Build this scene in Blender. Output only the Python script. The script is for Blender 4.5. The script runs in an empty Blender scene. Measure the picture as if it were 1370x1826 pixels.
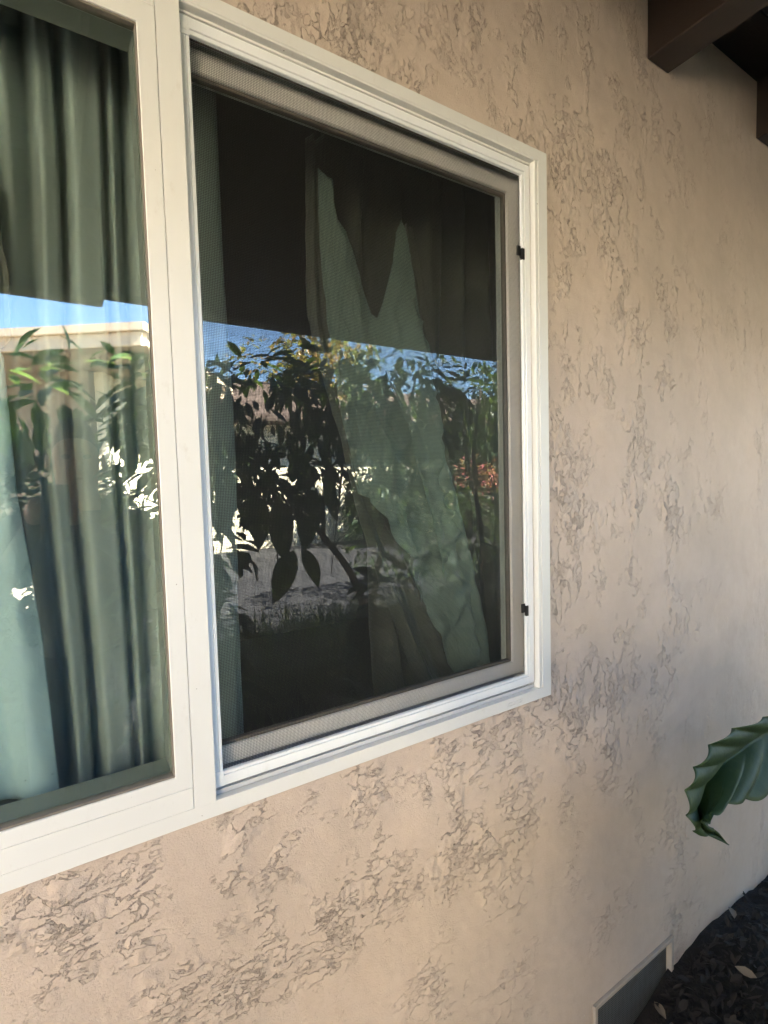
import bpy, bmesh, math, random
from mathutils import Vector, Matrix, noise
C = bpy.context.scene
R = math.radians
# ------------------------------------------------------------------ camera
F = 917.25; CAM = Vector((0, -.8, 1.5))
yaw, pit, rol = R(32.298), R(-3.291), R(-1.554)
fw = Vector((math.sin(yaw)*math.cos(pit), math.cos(yaw)*math.cos(pit), math.sin(pit)))
r0 = Vector((math.cos(yaw), -math.sin(yaw), 0)); u0 = r0.cross(fw)
rt = math.cos(rol)*r0 + math.sin(rol)*u0; up = -math.sin(rol)*r0 + math.cos(rol)*u0
cd = bpy.data.cameras.new('camera'); cam = bpy.data.objects.new('camera', cd); C.collection.objects.link(cam)
cam.matrix_world = Matrix(((rt.x, up.x, -fw.x, CAM.x), (rt.y, up.y, -fw.y, CAM.y), (rt.z, up.z, -fw.z, CAM.z), (0, 0, 0, 1)))
cd.sensor_fit = 'HORIZONTAL'; cd.sensor_width = 36; cd.lens = F/1370*36; cd.clip_start = .02; cd.clip_end = 3000
C.camera = cam
# ------------------------------------------------------------------ sky, sun, exposure
EL, AZ = 40, -47         # sun behind our house, over its right part
w = bpy.data.worlds.new('World'); C.world = w; w.use_nodes = True
sk = w.node_tree.nodes.new('ShaderNodeTexSky'); sk.sky_type = 'NISHITA'; sk.sun_disc = False
sk.sun_elevation = R(EL); sk.sun_rotation = R(-AZ); sk.dust_density = .2; sk.ozone_density = 4.5
bg = w.node_tree.nodes['Background']; bg.inputs['Strength'].default_value = .055
w.node_tree.links.new(sk.outputs[0], bg.inputs[0])
sl = bpy.data.lights.new('sun', 'SUN'); sl.energy = 5; sl.angle = R(.5); sl.color = (1, .93, .82)
so = bpy.data.objects.new('sun', sl); C.collection.objects.link(so)
trav = Vector((math.sin(R(AZ))*math.cos(R(EL)), -math.cos(R(AZ))*math.cos(R(EL)), -math.sin(R(EL))))
so.rotation_euler = trav.to_track_quat('-Z', 'Y').to_euler()
C.view_settings.view_transform = 'Standard'; C.view_settings.look = 'None'; C.view_settings.gamma = 1
C.view_settings.exposure = 4.7
C.cycles.max_bounces = 12; C.cycles.transparent_max_bounces = 24; C.cycles.diffuse_bounces = 6; C.cycles.glossy_bounces = 4
C.cycles.sample_clamp_indirect = 12

def at(px, py, y):
    """world point on the plane y seen at a photograph pixel"""
    d = fw + rt*((px-685)/F) - up*((py-913)/F)
    return CAM + d*((y-CAM.y)/d.y)
def mir(px, py, D, yg=.03):
    """real place of something the window pane shows at a pixel, D metres from the camera plane to its mirror image"""
    p = at(px, py, CAM.y+D); return Vector((p.x, 2*yg-p.y, p.z))

# ------------------------------------------------------------------ material helpers
def new_mat(name):
    m = bpy.data.materials.new(name); m.use_nodes = True
    nt = m.node_tree; return m, nt, nt.nodes['Principled BSDF']
def N(nt, t, **kw):
    n = nt.nodes.new(t)
    for k, v in kw.items():
        if k.startswith('i_'): n.inputs[int(k[2:])].default_value = v
        else: setattr(n, k, v)
    return n
def L(nt, a, b): nt.links.new(a, b)
def math_n(nt, op, a, b=None, c=None, clamp=False):
    n = N(nt, 'ShaderNodeMath', operation=op, use_clamp=clamp)
    for i, v in enumerate((a, b, c)):
        if v is None: continue
        if isinstance(v, (int, float)): n.inputs[i].default_value = v
        else: L(nt, v, n.inputs[i])
    return n.outputs[0]
def smooth(nt, v, a, b, lo=0., hi=1.):
    n = N(nt, 'ShaderNodeMapRange', interpolation_type='SMOOTHSTEP')
    L(nt, v, n.inputs[0])
    for i, x in enumerate((a, b, lo, hi)): n.inputs[i+1].default_value = x
    return n.outputs[0]
def mixc(nt, f, a, b, mode='MIX'):
    n = N(nt, 'ShaderNodeMix', data_type='RGBA', blend_type=mode)
    if isinstance(f, (int, float)): n.inputs[0].default_value = f
    else: L(nt, f, n.inputs[0])
    for i, v in ((6, a), (7, b)):
        if isinstance(v, tuple): n.inputs[i].default_value = v if len(v) == 4 else (*v, 1)
        else: L(nt, v, n.inputs[i])
    return n.outputs[2]
def noise_n(nt, vec, scale, detail=4, rough=.5, dist=0):
    n = N(nt, 'ShaderNodeTexNoise'); n.inputs['Scale'].default_value = scale; n.inputs['Detail'].default_value = detail
    n.inputs['Roughness'].default_value = rough; n.inputs['Distortion'].default_value = dist
    if vec is not None: L(nt, vec, n.inputs['Vector'])
    return n.outputs['Fac']
def scaled(nt, vec, s):
    n = N(nt, 'ShaderNodeMapping'); L(nt, vec, n.inputs[0]); n.inputs['Scale'].default_value = s; return n.outputs[0]
def simple(name, col, rough=.5, var=.12, scale=8., bump=0., bscale=60., spec=.5, metal=0., stretch=(1, 1, 1), sheen=0.):
    m, nt, b = new_mat(name)
    tc = N(nt, 'ShaderNodeTexCoord').outputs['Object']; v = scaled(nt, tc, stretch)
    n = noise_n(nt, v, scale, 6, .6)
    c = mixc(nt, n, tuple(x*(1-var) for x in col), tuple(min(1, x*(1+var)) for x in col))
    L(nt, c, b.inputs['Base Color']); b.inputs['Roughness'].default_value = rough
    b.inputs['Specular IOR Level'].default_value = spec; b.inputs['Metallic'].default_value = metal
    if sheen: b.inputs['Sheen Weight'].default_value = sheen
    if bump:
        bn = N(nt, 'ShaderNodeBump'); bn.inputs['Strength'].default_value = .6; bn.inputs['Distance'].default_value = bump
        L(nt, noise_n(nt, v, bscale, 4, .6), bn.inputs['Height']); L(nt, bn.outputs[0], b.inputs['Normal'])
    return m

# ---- stucco: trowelled skim with ragged torn edges, rough near the window, smooth further out
def stucco_mat():
    m, nt, b = new_mat('tan_stucco')
    geo = N(nt, 'ShaderNodeTexCoord').outputs['Object']
    sp = N(nt, 'ShaderNodeSeparateXYZ'); L(nt, geo, sp.inputs[0]); x, z = sp.outputs[0], sp.outputs[2]
    warp = noise_n(nt, geo, 3.2, 3, .5)
    # distance outside the window opening
    dr = math_n(nt, 'MULTIPLY', math_n(nt, 'SUBTRACT', x, .96), .56)
    dl = math_n(nt, 'SUBTRACT', -.65, x)
    db = math_n(nt, 'SUBTRACT', .988, z); dt = math_n(nt, 'MULTIPLY', math_n(nt, 'SUBTRACT', z, 2.22), .8)
    d = math_n(nt, 'MAXIMUM', math_n(nt, 'MAXIMUM', dr, dl), math_n(nt, 'MAXIMUM', db, dt))
    d2 = math_n(nt, 'ADD', d, math_n(nt, 'MULTIPLY', math_n(nt, 'SUBTRACT', warp, .5), .16))
    rough_zone = smooth(nt, d2, .46, .20)
    vertical = smooth(nt, math_n(nt, 'SUBTRACT', math_n(nt, 'SUBTRACT', x, .96), math_n(nt, 'SUBTRACT', .988, z)), -.08, .08)
    cv = scaled(nt, geo, (1, 1, .5)); ch = scaled(nt, geo, (.62, 1, 1.05))
    def torn(sc, det, rg, off):
        a = noise_n(nt, scaled(nt, cv, (1, 1, 1)), sc, det, rg, .35); h = noise_n(nt, ch, sc*1.05, det, rg, .35)
        return math_n(nt, 'ADD', math_n(nt, 'MULTIPLY', a, vertical), math_n(nt, 'MULTIPLY', h, math_n(nt, 'SUBTRACT', 1., vertical)))
    n1 = torn(25, 10, .66, 0); n2 = torn(66, 8, .68, 1)
    def edge(n, lev, wd): return smooth(nt, math_n(nt, 'ABSOLUTE', math_n(nt, 'SUBTRACT', n, lev)), wd, 0.)
    patch = noise_n(nt, scaled(nt, geo, (1, 1, .7)), 5.5, 4, .6)
    m1 = smooth(nt, patch, .475, .64); m2 = smooth(nt, noise_n(nt, geo, 8, 4, .6), .53, .68)
    zone1 = math_n(nt, 'ADD', math_n(nt, 'MULTIPLY', rough_zone, .80), .20)
    k1 = math_n(nt, 'MULTIPLY', m1, zone1); k2 = math_n(nt, 'MULTIPLY', m2, math_n(nt, 'MULTIPLY', rough_zone, rough_zone))
    k2 = math_n(nt, 'ADD', k2, math_n(nt, 'MULTIPLY', smooth(nt, patch, .6, .66), .5))
    e1 = math_n(nt, 'MULTIPLY', edge(n1, .5, .0075), k1); e2 = math_n(nt, 'MULTIPLY', edge(n2, .49, .011), k2)
    s1 = math_n(nt, 'MULTIPLY', smooth(nt, n1, .49, .515), k1); s2 = math_n(nt, 'MULTIPLY', smooth(nt, n2, .475, .51), k2)
    pits = smooth(nt, noise_n(nt, geo, 62, 3, .6), .70, .78)
    pits = math_n(nt, 'MULTIPLY', pits, math_n(nt, 'ADD', math_n(nt, 'MULTIPLY', m1, .9), .1))
    h = math_n(nt, 'SUBTRACT', math_n(nt, 'ADD', math_n(nt, 'MULTIPLY', s1, .85), math_n(nt, 'MULTIPLY', s2, .55)),
               math_n(nt, 'ADD', math_n(nt, 'MULTIPLY', e1, .75), math_n(nt, 'ADD', math_n(nt, 'MULTIPLY', e2, .5), math_n(nt, 'MULTIPLY', pits, .8))))
    h = math_n(nt, 'ADD', h, math_n(nt, 'MULTIPLY', noise_n(nt, geo, 7, 3, .5), 1.6))
    h = math_n(nt, 'ADD', h, math_n(nt, 'MULTIPLY', noise_n(nt, geo, 330, 4, .7), .16))
    bn = N(nt, 'ShaderNodeBump'); bn.inputs['Strength'].default_value = 1; bn.inputs['Distance'].default_value = .0068
    L(nt, h, bn.inputs['Height']); L(nt, bn.outputs[0], b.inputs['Normal'])
    base = mixc(nt, noise_n(nt, geo, 2.3, 5, .6), (.545, .443, .367), (.61, .503, .418))
    base = mixc(nt, smooth(nt, noise_n(nt, geo, 30, 5, .7), .35, .7, 0, .35), base, (.53, .415, .32))
    crack_shade = math_n(nt, 'ADD', math_n(nt, 'ADD', math_n(nt, 'MULTIPLY', e1, .26), math_n(nt, 'MULTIPLY', e2, .16)), math_n(nt, 'MULTIPLY', pits, .75), clamp=True)  # crevice shade put into the colour along torn edges and pits
    base = mixc(nt, crack_shade, base, (.19, .145, .105))
    stain = smooth(nt, noise_n(nt, scaled(nt, geo, (1, 1, .6)), 2.6, 7, .68), .42, .66, 0, .55)
    base = mixc(nt, stain, base, (.47, .385, .31))
    spk = smooth(nt, noise_n(nt, geo, 150, 2, .5), .80, .82)
    base = mixc(nt, spk, base, (.75, .72, .66))
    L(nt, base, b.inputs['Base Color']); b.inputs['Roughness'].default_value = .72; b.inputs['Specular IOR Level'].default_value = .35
    return m
M = {}
M['stucco'] = stucco_mat()
def paint_mat(name, col, dirt=.5, rough=.38):
    m, nt, b = new_mat(name)
    tc = N(nt, 'ShaderNodeTexCoord').outputs['Object']
    n = noise_n(nt, tc, 5, 5, .6)
    c = mixc(nt, n, tuple(x*.95 for x in col), tuple(min(1, x*1.04) for x in col))
    specks = smooth(nt, noise_n(nt, tc, 90, 2, .5), .765, .80, 0, dirt)
    c = mixc(nt, specks, c, (.13, .10, .07))
    sm = smooth(nt, noise_n(nt, scaled(nt, tc, (1, 1, .5)), 38, 6, .75), .56, .78, 0, dirt*.35)
    c = mixc(nt, sm, c, (.42, .36, .28))
    L(nt, c, b.inputs['Base Color'])
    b.inputs['Roughness'].default_value = rough
    L(nt, math_n(nt, 'ADD', math_n(nt, 'MULTIPLY', n, .25), rough-.12), b.inputs['Roughness'])
    bn = N(nt, 'ShaderNodeBump'); bn.inputs['Strength'].default_value = .35; bn.inputs['Distance'].default_value = .0006
    L(nt, noise_n(nt, tc, 55, 3, .5), bn.inputs['Height']); L(nt, bn.outputs[0], b.inputs['Normal'])
    return m
M['frame'] = paint_mat('almond_frame_paint', (.745, .74, .71), .8)
M['screen_frame'] = paint_mat('white_screen_frame', (.84, .86, .87), .45, .2)
M['sash'] = paint_mat('grey_white_sash', (.82, .80, .76), .5, .4)
M['sash_dark'] = paint_mat('inner_sash_painted_shade', (.30, .31, .28), .5, .4)  # sash paint darkened in colour for the shade behind the glass
M['caulk'] = simple('painted_over_caulk', (.40, .33, .26), .7, .35, 60)
M['track'] = paint_mat('grimy_aluminium_track', (.55, .56, .57), .9, .22)
M['seal'] = simple('dirty_glazing_bead', (.17, .145, .12), .8, .35, 40)
M['black'] = simple('black_plastic', (.012, .012, .014), .35)
M['wood'] = simple('dark_brown_painted_wood', (.019, .011, .007), .55, .25, 3, .0012, 40, stretch=(8, 1, 8))
M['deck'] = simple('dark_brown_roof_boards', (.012, .008, .006), .65, .3, 3, .0015, 30, stretch=(1, 10, 1))
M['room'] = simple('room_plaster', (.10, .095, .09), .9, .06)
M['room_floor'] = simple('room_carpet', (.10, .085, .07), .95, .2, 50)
def vent_mat():
    m, nt, b = new_mat('grey_vent_mesh'); tc = N(nt, 'ShaderNodeTexCoord').outputs['Object']; sp = N(nt, 'ShaderNodeSeparateXYZ'); L(nt, tc, sp.inputs[0])
    f = [math_n(nt, 'LESS_THAN', math_n(nt, 'FRACT', math_n(nt, 'MULTIPLY', sp.outputs[i], 1/.0064)), .38) for i in (0, 2)]
    c = mixc(nt, math_n(nt, 'MAXIMUM', f[0], f[1]), (.02, .021, .021), (.12, .125, .12))
    c = mixc(nt, smooth(nt, noise_n(nt, tc, 18, 6, .7), .45, .7, 0, .6), c, (.055, .045, .035))
    L(nt, c, b.inputs['Base Color']); b.inputs['Roughness'].default_value = .6; return m
M['vent'] = vent_mat()
M['vent_frame'] = simple('painted_vent_frame', (.40, .34, .28), .6, .2, 20, .001, 80)

def glass_mat(name, tint, f0=.10, dust=.008):
    m, nt, b = new_mat(name); nt.nodes.remove(b); out = nt.nodes['Material Output']
    tr = N(nt, 'ShaderNodeBsdfTransparent'); tr.inputs[0].default_value = (*tint, 1)
    gl = N(nt, 'ShaderNodeBsdfGlossy'); gl.inputs['Roughness'].default_value = 0.0; gl.inputs[0].default_value = (1, 1, 1, 1)
    lw = N(nt, 'ShaderNodeLayerWeight'); lw.inputs['Blend'].default_value = .5
    fc = math_n(nt, 'ADD', math_n(nt, 'MULTIPLY', math_n(nt, 'POWER', lw.outputs['Facing'], 5.), 1-f0), f0)
    tc = N(nt, 'ShaderNodeTexCoord').outputs['Object']
    bn = N(nt, 'ShaderNodeBump'); bn.inputs['Strength'].default_value = 1; bn.inputs['Distance'].default_value = .00003
    L(nt, noise_n(nt, tc, 5, 1, .4), bn.inputs['Height']); L(nt, bn.outputs[0], gl.inputs['Normal'])
    mx = N(nt, 'ShaderNodeMixShader'); L(nt, fc, mx.inputs[0]); L(nt, tr.outputs[0], mx.inputs[1]); L(nt, gl.outputs[0], mx.inputs[2])
    df = N(nt, 'ShaderNodeBsdfDiffuse'); df.inputs[0].default_value = (.55, .56, .55, 1)
    film = smooth(nt, noise_n(nt, tc, 6, 7, .7), .4, .8, dust*.35, dust)
    spot = smooth(nt, noise_n(nt, tc, 70, 4, .7), .71, .76, 0, .35)
    blotch = smooth(nt, noise_n(nt, tc, 3.3, 3, .5), .5, .65)
    spot = math_n(nt, 'MULTIPLY', spot, blotch)
    mx2 = N(nt, 'ShaderNodeMixShader'); L(nt, math_n(nt, 'MAXIMUM', film, spot), mx2.inputs[0]); L(nt, mx.outputs[0], mx2.inputs[1]); L(nt, df.outputs[0], mx2.inputs[2])
    sp = N(nt, 'ShaderNodeSeparateXYZ'); L(nt, tc, sp.inputs[0])
    low = math_n(nt, 'MULTIPLY', smooth(nt, sp.outputs[2], 1.55, 1.2), math_n(nt, 'MULTIPLY', smooth(nt, sp.outputs[0], .0, .07), smooth(nt, sp.outputs[0], .2, .13)))
    smear = math_n(nt, 'MULTIPLY', low, smooth(nt, noise_n(nt, scaled(nt, tc, (1, 1, .45)), 28, 6, .75), .50, .78, 0, .22))
    df2 = N(nt, 'ShaderNodeBsdfDiffuse'); df2.inputs[0].default_value = (.5, .55, .56, 1)
    mx3 = N(nt, 'ShaderNodeMixShader'); L(nt, smear, mx3.inputs[0]); L(nt, mx2.outputs[0], mx3.inputs[1]); L(nt, df2.outputs[0], mx3.inputs[2])
    L(nt, mx3.outputs[0], out.inputs[0]); return m
M['glass'] = glass_mat('window_glass', (.93, .97, .95))
def screen_mat():
    m, nt, b = new_mat('fibreglass_insect_mesh'); out = nt.nodes['Material Output']
    tc = N(nt, 'ShaderNodeTexCoord').outputs['Object']; sp = N(nt, 'ShaderNodeSeparateXYZ'); L(nt, tc, sp.inputs[0])
    def thread(v):
        s = math_n(nt, 'FRACT', math_n(nt, 'MULTIPLY', v, 1/.0025))
        return math_n(nt, 'LESS_THAN', s, .15)
    wv = math_n(nt, 'MAXIMUM', thread(sp.outputs[0]), thread(sp.outputs[2]))
    # seen at a slant the threads close up
    b.inputs['Base Color'].default_value = (.018, .018, .018, 1); b.inputs['Roughness'].default_value = .5
    tr = N(nt, 'ShaderNodeBsdfTransparent'); mx = N(nt, 'ShaderNodeMixShader')
    L(nt, wv, mx.inputs[0]); L(nt, tr.outputs[0], mx.inputs[1]); L(nt, b.outputs[0], mx.inputs[2]); L(nt, mx.outputs[0], out.inputs[0])
    return m
M['mesh'] = screen_mat()
def fabric_mat(name, col):
    m, nt, b = new_mat(name); out = nt.nodes['Material Output']
    tc = N(nt, 'ShaderNodeTexCoord').outputs['Object']
    n = noise_n(nt, scaled(nt, tc, (1, 1, .3)), 14, 5, .6)
    c = mixc(nt, n, tuple(x*.86 for x in col), tuple(x*1.1 for x in col)); L(nt, c, b.inputs['Base Color'])
    b.inputs['Roughness'].default_value = .85; b.inputs['Sheen Weight'].default_value = .2; b.inputs['Specular IOR Level'].default_value = .2
    bn = N(nt, 'ShaderNodeBump'); bn.inputs['Strength'].default_value = .6; bn.inputs['Distance'].default_value = .004
    L(nt, noise_n(nt, tc, 24, 4, .55, .6), bn.inputs['Height']); L(nt, bn.outputs[0], b.inputs['Normal'])
    tl = N(nt, 'ShaderNodeBsdfTranslucent'); L(nt, c, tl.inputs[0]); mx = N(nt, 'ShaderNodeMixShader'); mx.inputs[0].default_value = .06
    L(nt, b.outputs[0], mx.inputs[1]); L(nt, tl.outputs[0], mx.inputs[2]); L(nt, mx.outputs[0], out.inputs[0]); return m
M['sage'] = fabric_mat('sage_green_cotton', (.385, .43, .415))
M['drape'] = fabric_mat('grey_green_drape', (.31, .385, .35))
M['olive'] = fabric_mat('olive_grey_lining', (.19, .188, .16))
M['pale'] = fabric_mat('pale_blue_green_cotton', (.43, .56, .60))
def leaf_mat(name, c1, c2, trans=.35, rough=.4, vein=False):
    m, nt, b = new_mat(name); out = nt.nodes['Material Output']
    tc = N(nt, 'ShaderNodeTexCoord').outputs['Object']
    c = mixc(nt, smooth(nt, noise_n(nt, tc, 3.5 if not vein else 26, 4, .6), .35, .65), c1, c2)
    if vein: c = mixc(nt, smooth(nt, noise_n(nt, tc, 75, 5, .7), .63, .72, 0, .7), c, (.10, .085, .035))
    L(nt, c, b.inputs['Base Color'])
    b.inputs['Roughness'].default_value = rough
    if vein:
        bn = N(nt, 'ShaderNodeBump'); bn.inputs['Strength'].default_value = .5; bn.inputs['Distance'].default_value = .0015
        L(nt, noise_n(nt, tc, 120, 4, .6), bn.inputs['Height']); L(nt, bn.outputs[0], b.inputs['Normal'])
    tl = N(nt, 'ShaderNodeBsdfTranslucent'); c2n = mixc(nt, .6, c, (.25, .40, .05)); L(nt, c2n, tl.inputs[0])
    mx = N(nt, 'ShaderNodeMixShader'); mx.inputs[0].default_value = trans
    L(nt, b.outputs[0], mx.inputs[1]); L(nt, tl.outputs[0], mx.inputs[2]); L(nt, mx.outputs[0], out.inputs[0]); return m
M['big_leaf'] = leaf_mat('dark_green_leathery_leaf', (.016, .042, .012), (.034, .064, .020), .1, .6, True)
M['leaf'] = leaf_mat('shrub_leaf', (.018, .040, .012), (.034, .062, .020), .2, .6)
M['leaf_light'] = leaf_mat('light_green_leaf', (.07, .14, .04), (.12, .19, .05), .4)
M['leaf_gold'] = leaf_mat('golden_leaf', (.30, .24, .05), (.42, .22, .08), .4)
M['leaf_red'] = leaf_mat('pink_bract', (.45, .10, .12), (.55, .20, .16), .4)
M['bark'] = simple('brown_bark', (.075, .055, .04), .9, .4, 20, .006, 60, stretch=(1, 1, .3))
M['soil'] = simple('dark_garden_soil', (.012, .009, .007), .95, .5, 14, .02, 60)
M['ground'] = simple('dry_ground', (.23, .20, .15), .95, .3, 2, .01, 40)
M['asphalt'] = simple('driveway_asphalt', (.030, .030, .034), .9, .25, 3, .004, 120)
M['bounce_paving'] = simple('pale_bounce_concrete', (.42, .37, .29), .85, .15, 4, .002, 90)
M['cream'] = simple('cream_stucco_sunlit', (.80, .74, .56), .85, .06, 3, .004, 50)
M['bounce_stucco'] = simple('pale_bounce_stucco', (.90, .77, .58), .85, .06, 3, .004, 50)  # warm pale colour of the added light-bouncing wing
M['shadewall'] = simple('tan_painted_shade', (.26, .205, .15), .85, .08, 3)  # shade under the neighbour's eave put into this darker wall and soffit colour
M['fascia'] = simple('cream_painted_fascia', (.72, .58, .42), .7, .08, 6)
M['shingle'] = simple('brown_roof_shingle', (.10, .07, .055), .9, .4, 12, .01, 20, stretch=(1, 1, 6))
M['litter'] = simple('dry_leaf_litter', (.026, .020, .015), .85, .7, 30)
M['dryleaf'] = simple('curled_dry_leaf', (.16, .125, .09), .8, .3, 30)
M['grass'] = leaf_mat('dark_strap_grass', (.05, .07, .03), (.12, .13, .06), .25)
M['cloth_dark'] = simple('charcoal_shirt', (.02, .02, .023), .9, .2, 20)
M['denim'] = simple('dark_trousers', (.02, .024, .035), .9, .2, 20)
M['skin'] = simple('skin', (.45, .27, .19), .55, .06, 20)
def body_mat():
    m, nt, b = new_mat('skin_and_dark_clothes'); tc = N(nt, 'ShaderNodeTexCoord').outputs['Object']; sp = N(nt, 'ShaderNodeSeparateXYZ'); L(nt, tc, sp.inputs[0])
    L(nt, mixc(nt, math_n(nt, 'GREATER_THAN', sp.outputs[2], 1.43), (.02, .02, .023), (.42, .25, .18)), b.inputs['Base Color']); b.inputs['Roughness'].default_value = .7
    return m
M['body'] = body_mat()
M['hair'] = simple('dark_hair', (.018, .013, .010), .6, .3, 60)

# ------------------------------------------------------------------ object helpers
def tag(o, label=None, cat=None, group=None, kind=None):
    for k, v in (('label', label), ('category', cat), ('group', group), ('kind', kind)):
        if v: o[k] = v
    return o
def empty(name, loc=(0, 0, 0)):
    o = bpy.data.objects.new(name, None); o.location = loc; o.empty_display_size = .1; C.collection.objects.link(o); return o
def link(name, bm, mat, parent=None, shade=False):
    me = bpy.data.meshes.new(name); bm.normal_update(); bm.to_mesh(me); bm.free()
    for mm in (mat if isinstance(mat, (list, tuple)) else [mat]): me.materials.append(mm)
    if shade:
        for p in me.polygons: p.use_smooth = True
    o = bpy.data.objects.new(name, me); C.collection.objects.link(o)
    if parent:
        o.parent = parent; o.matrix_parent_inverse = Matrix.Translation(-Vector(parent_world(parent)))
    return o
def parent_world(p):
    v = Vector(p.location)
    while p.parent: p = p.parent; v = v+Vector(p.location) if p.type == 'EMPTY' else v
    return v
def box(bm, x0, x1, y0, y1, z0, z1):
    vs = [bm.verts.new((x, y, z)) for x in (x0, x1) for y in (y0, y1) for z in (z0, z1)]
    for f in ((0, 1, 3, 2), (4, 6, 7, 5), (0, 4, 5, 1), (2, 3, 7, 6), (0, 2, 6, 4), (1, 5, 7, 3)):
        bm.faces.new([vs[i] for i in f])
def ring(bm, o, i, y0, y1):
    """rectangular frame: o, i = (x0,x1,z0,z1) outer and inner, from y0 (front) to y1, mitred"""
    def q(r, y): x0, x1, z0, z1 = r; return [bm.verts.new(p) for p in ((x0, y, z0), (x1, y, z0), (x1, y, z1), (x0, y, z1))]
    a, b, c, d = q(o, y0), q(i, y0), q(o, y1), q(i, y1)
    for k in range(4):
        j = (k+1) % 4
        bm.faces.new((a[k], a[j], b[j], b[k])); bm.faces.new((d[k], d[j], c[j], c[k]))
        bm.faces.new((c[k], c[j], a[j], a[k])); bm.faces.new((b[k], b[j], d[j], d[k]))
def bevel(bm, w, seg=1):
    bmesh.ops.bevel(bm, geom=bm.edges[:], offset=w, segments=seg, affect='EDGES', profile=.6, clamp_overlap=True)
def tube(bm, pts, rads, n=8):
    rings = []
    for i, p in enumerate(pts):
        p = Vector(p); a = Vector(pts[max(0, i-1)]); b = Vector(pts[min(len(pts)-1, i+1)]); t = (b-a).normalized()
        s = t.cross(Vector((.13, .97, .2))).normalized(); q = t.cross(s)
        rings.append([bm.verts.new(p+(s*math.cos(k*2*math.pi/n)+q*math.sin(k*2*math.pi/n))*rads[i]) for k in range(n)])
    for a, b in zip(rings, rings[1:]):
        for k in range(n): bm.faces.new((a[k], a[(k+1) % n], b[(k+1) % n], b[k]))
    bm.faces.new(rings[0][::-1]); bm.faces.new(rings[-1])

# ------------------------------------------------------------------ the setting
def sheet(name, x0, x1, y0, y1, z, mat, nx=1, ny=1, amp=0):
    bm = bmesh.new(); g = [[bm.verts.new((x0+(x1-x0)*i/nx, y0+(y1-y0)*j/ny, z+(amp*noise.noise(Vector((i*.7, j*.7, 3))) if amp else 0))) for j in range(ny+1)] for i in range(nx+1)]
    for i in range(nx):
        for j in range(ny): bm.faces.new((g[i][j], g[i+1][j], g[i+1][j+1], g[i][j+1]))
    return tag(link(name, bm, mat), kind='structure')
sheet('ground', -400, 400, -800, 400, -.15, M['ground'])
sheet('driveway', -.35, 40, -11.1, -3.2, -.02, M['asphalt'])
sheet('bounce_patio', -9, -.35, -11.1, -3.2, -.02, M['bounce_paving'])  # unseen pale paving added to bounce warm sunlight onto the wall
# garden bed next to the wall, uneven soil with mulch mound by the vent
bm = bmesh.new(); nx, ny = 200, 90
def bedz(x, y):
    h = .018*noise.noise(Vector((x*5, y*5, 0)))+.012*noise.noise(Vector((x*17, y*17, 4)))+.006*noise.noise(Vector((x*50, y*50, 4)))-.004
    h += -.085*math.exp(-((x-1.22)**2/.06+(y+.02)**2/.03)) + .03*math.exp(-((x-1.7)**2/.05+(y+.1)**2/.03))
    return h
g = [[bm.verts.new((-3+8.5*i/nx, -3.3+3.315*j/ny, bedz(-3+8.5*i/nx, -3.3+3.315*j/ny))) for j in range(ny+1)] for i in range(nx+1)]
for i in range(nx):
    for j in range(ny): bm.faces.new((g[i][j], g[i+1][j], g[i+1][j+1], g[i][j+1]))
tag(link('garden_bed', bm, M['soil'], shade=True), kind='structure')

# ------------------------------------------------------------------ our house
house = tag(empty('stucco_house'), 'tan stucco house wall with a white framed sliding window and dark brown eaves', 'house')
WS = .010                         # stucco surface
def wall():
    bm = bmesh.new(); X = [-3.2, -.645, .955, 1.124, 1.511, 11.]; Z = [-.3, -.12, .1015, .992, 2.217, 2.80]
    hole = {(1, 3), (3, 1)}
    # the vent column and the window column are separate spans
    def is_hole(i, j):
        x = (X[i]+X[i+1])/2; z = (Z[j]+Z[j+1])/2
        return (-.645 < x < .955 and .992 < z < 2.217) or (1.124 < x < 1.511 and -.12 < z < .1015)
    for i in range(5):
        for j in range(5):
            if is_hole(i, j): continue
            for y, fl in ((WS, 0), (.13, 1)):
                vs = [bm.verts.new(p) for p in ((X[i], y, Z[j]), (X[i+1], y, Z[j]), (X[i+1], y, Z[j+1]), (X[i], y, Z[j+1]))]
                bm.faces.new(vs[::-1] if fl else vs)
    def reveal(x0, x1, z0, z1, yb):
        for a, b in (((x0, z0), (x0, z1)), ((x0, z1), (x1, z1)), ((x1, z1), (x1, z0)), ((x1, z0), (x0, z0))):
            bm.faces.new([bm.verts.new(p) for p in ((a[0], WS, a[1]), (b[0], WS, b[1]), (b[0], yb, b[1]), (a[0], yb, a[1]))])
    reveal(-.645, .955, .992, 2.217, .13); reveal(1.124, 1.511, -.12, .1015, .13)
    bmesh.ops.remove_doubles(bm, verts=bm.verts, dist=1e-5)
    return link('wall', bm, M['stucco'], house)
wall()
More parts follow.
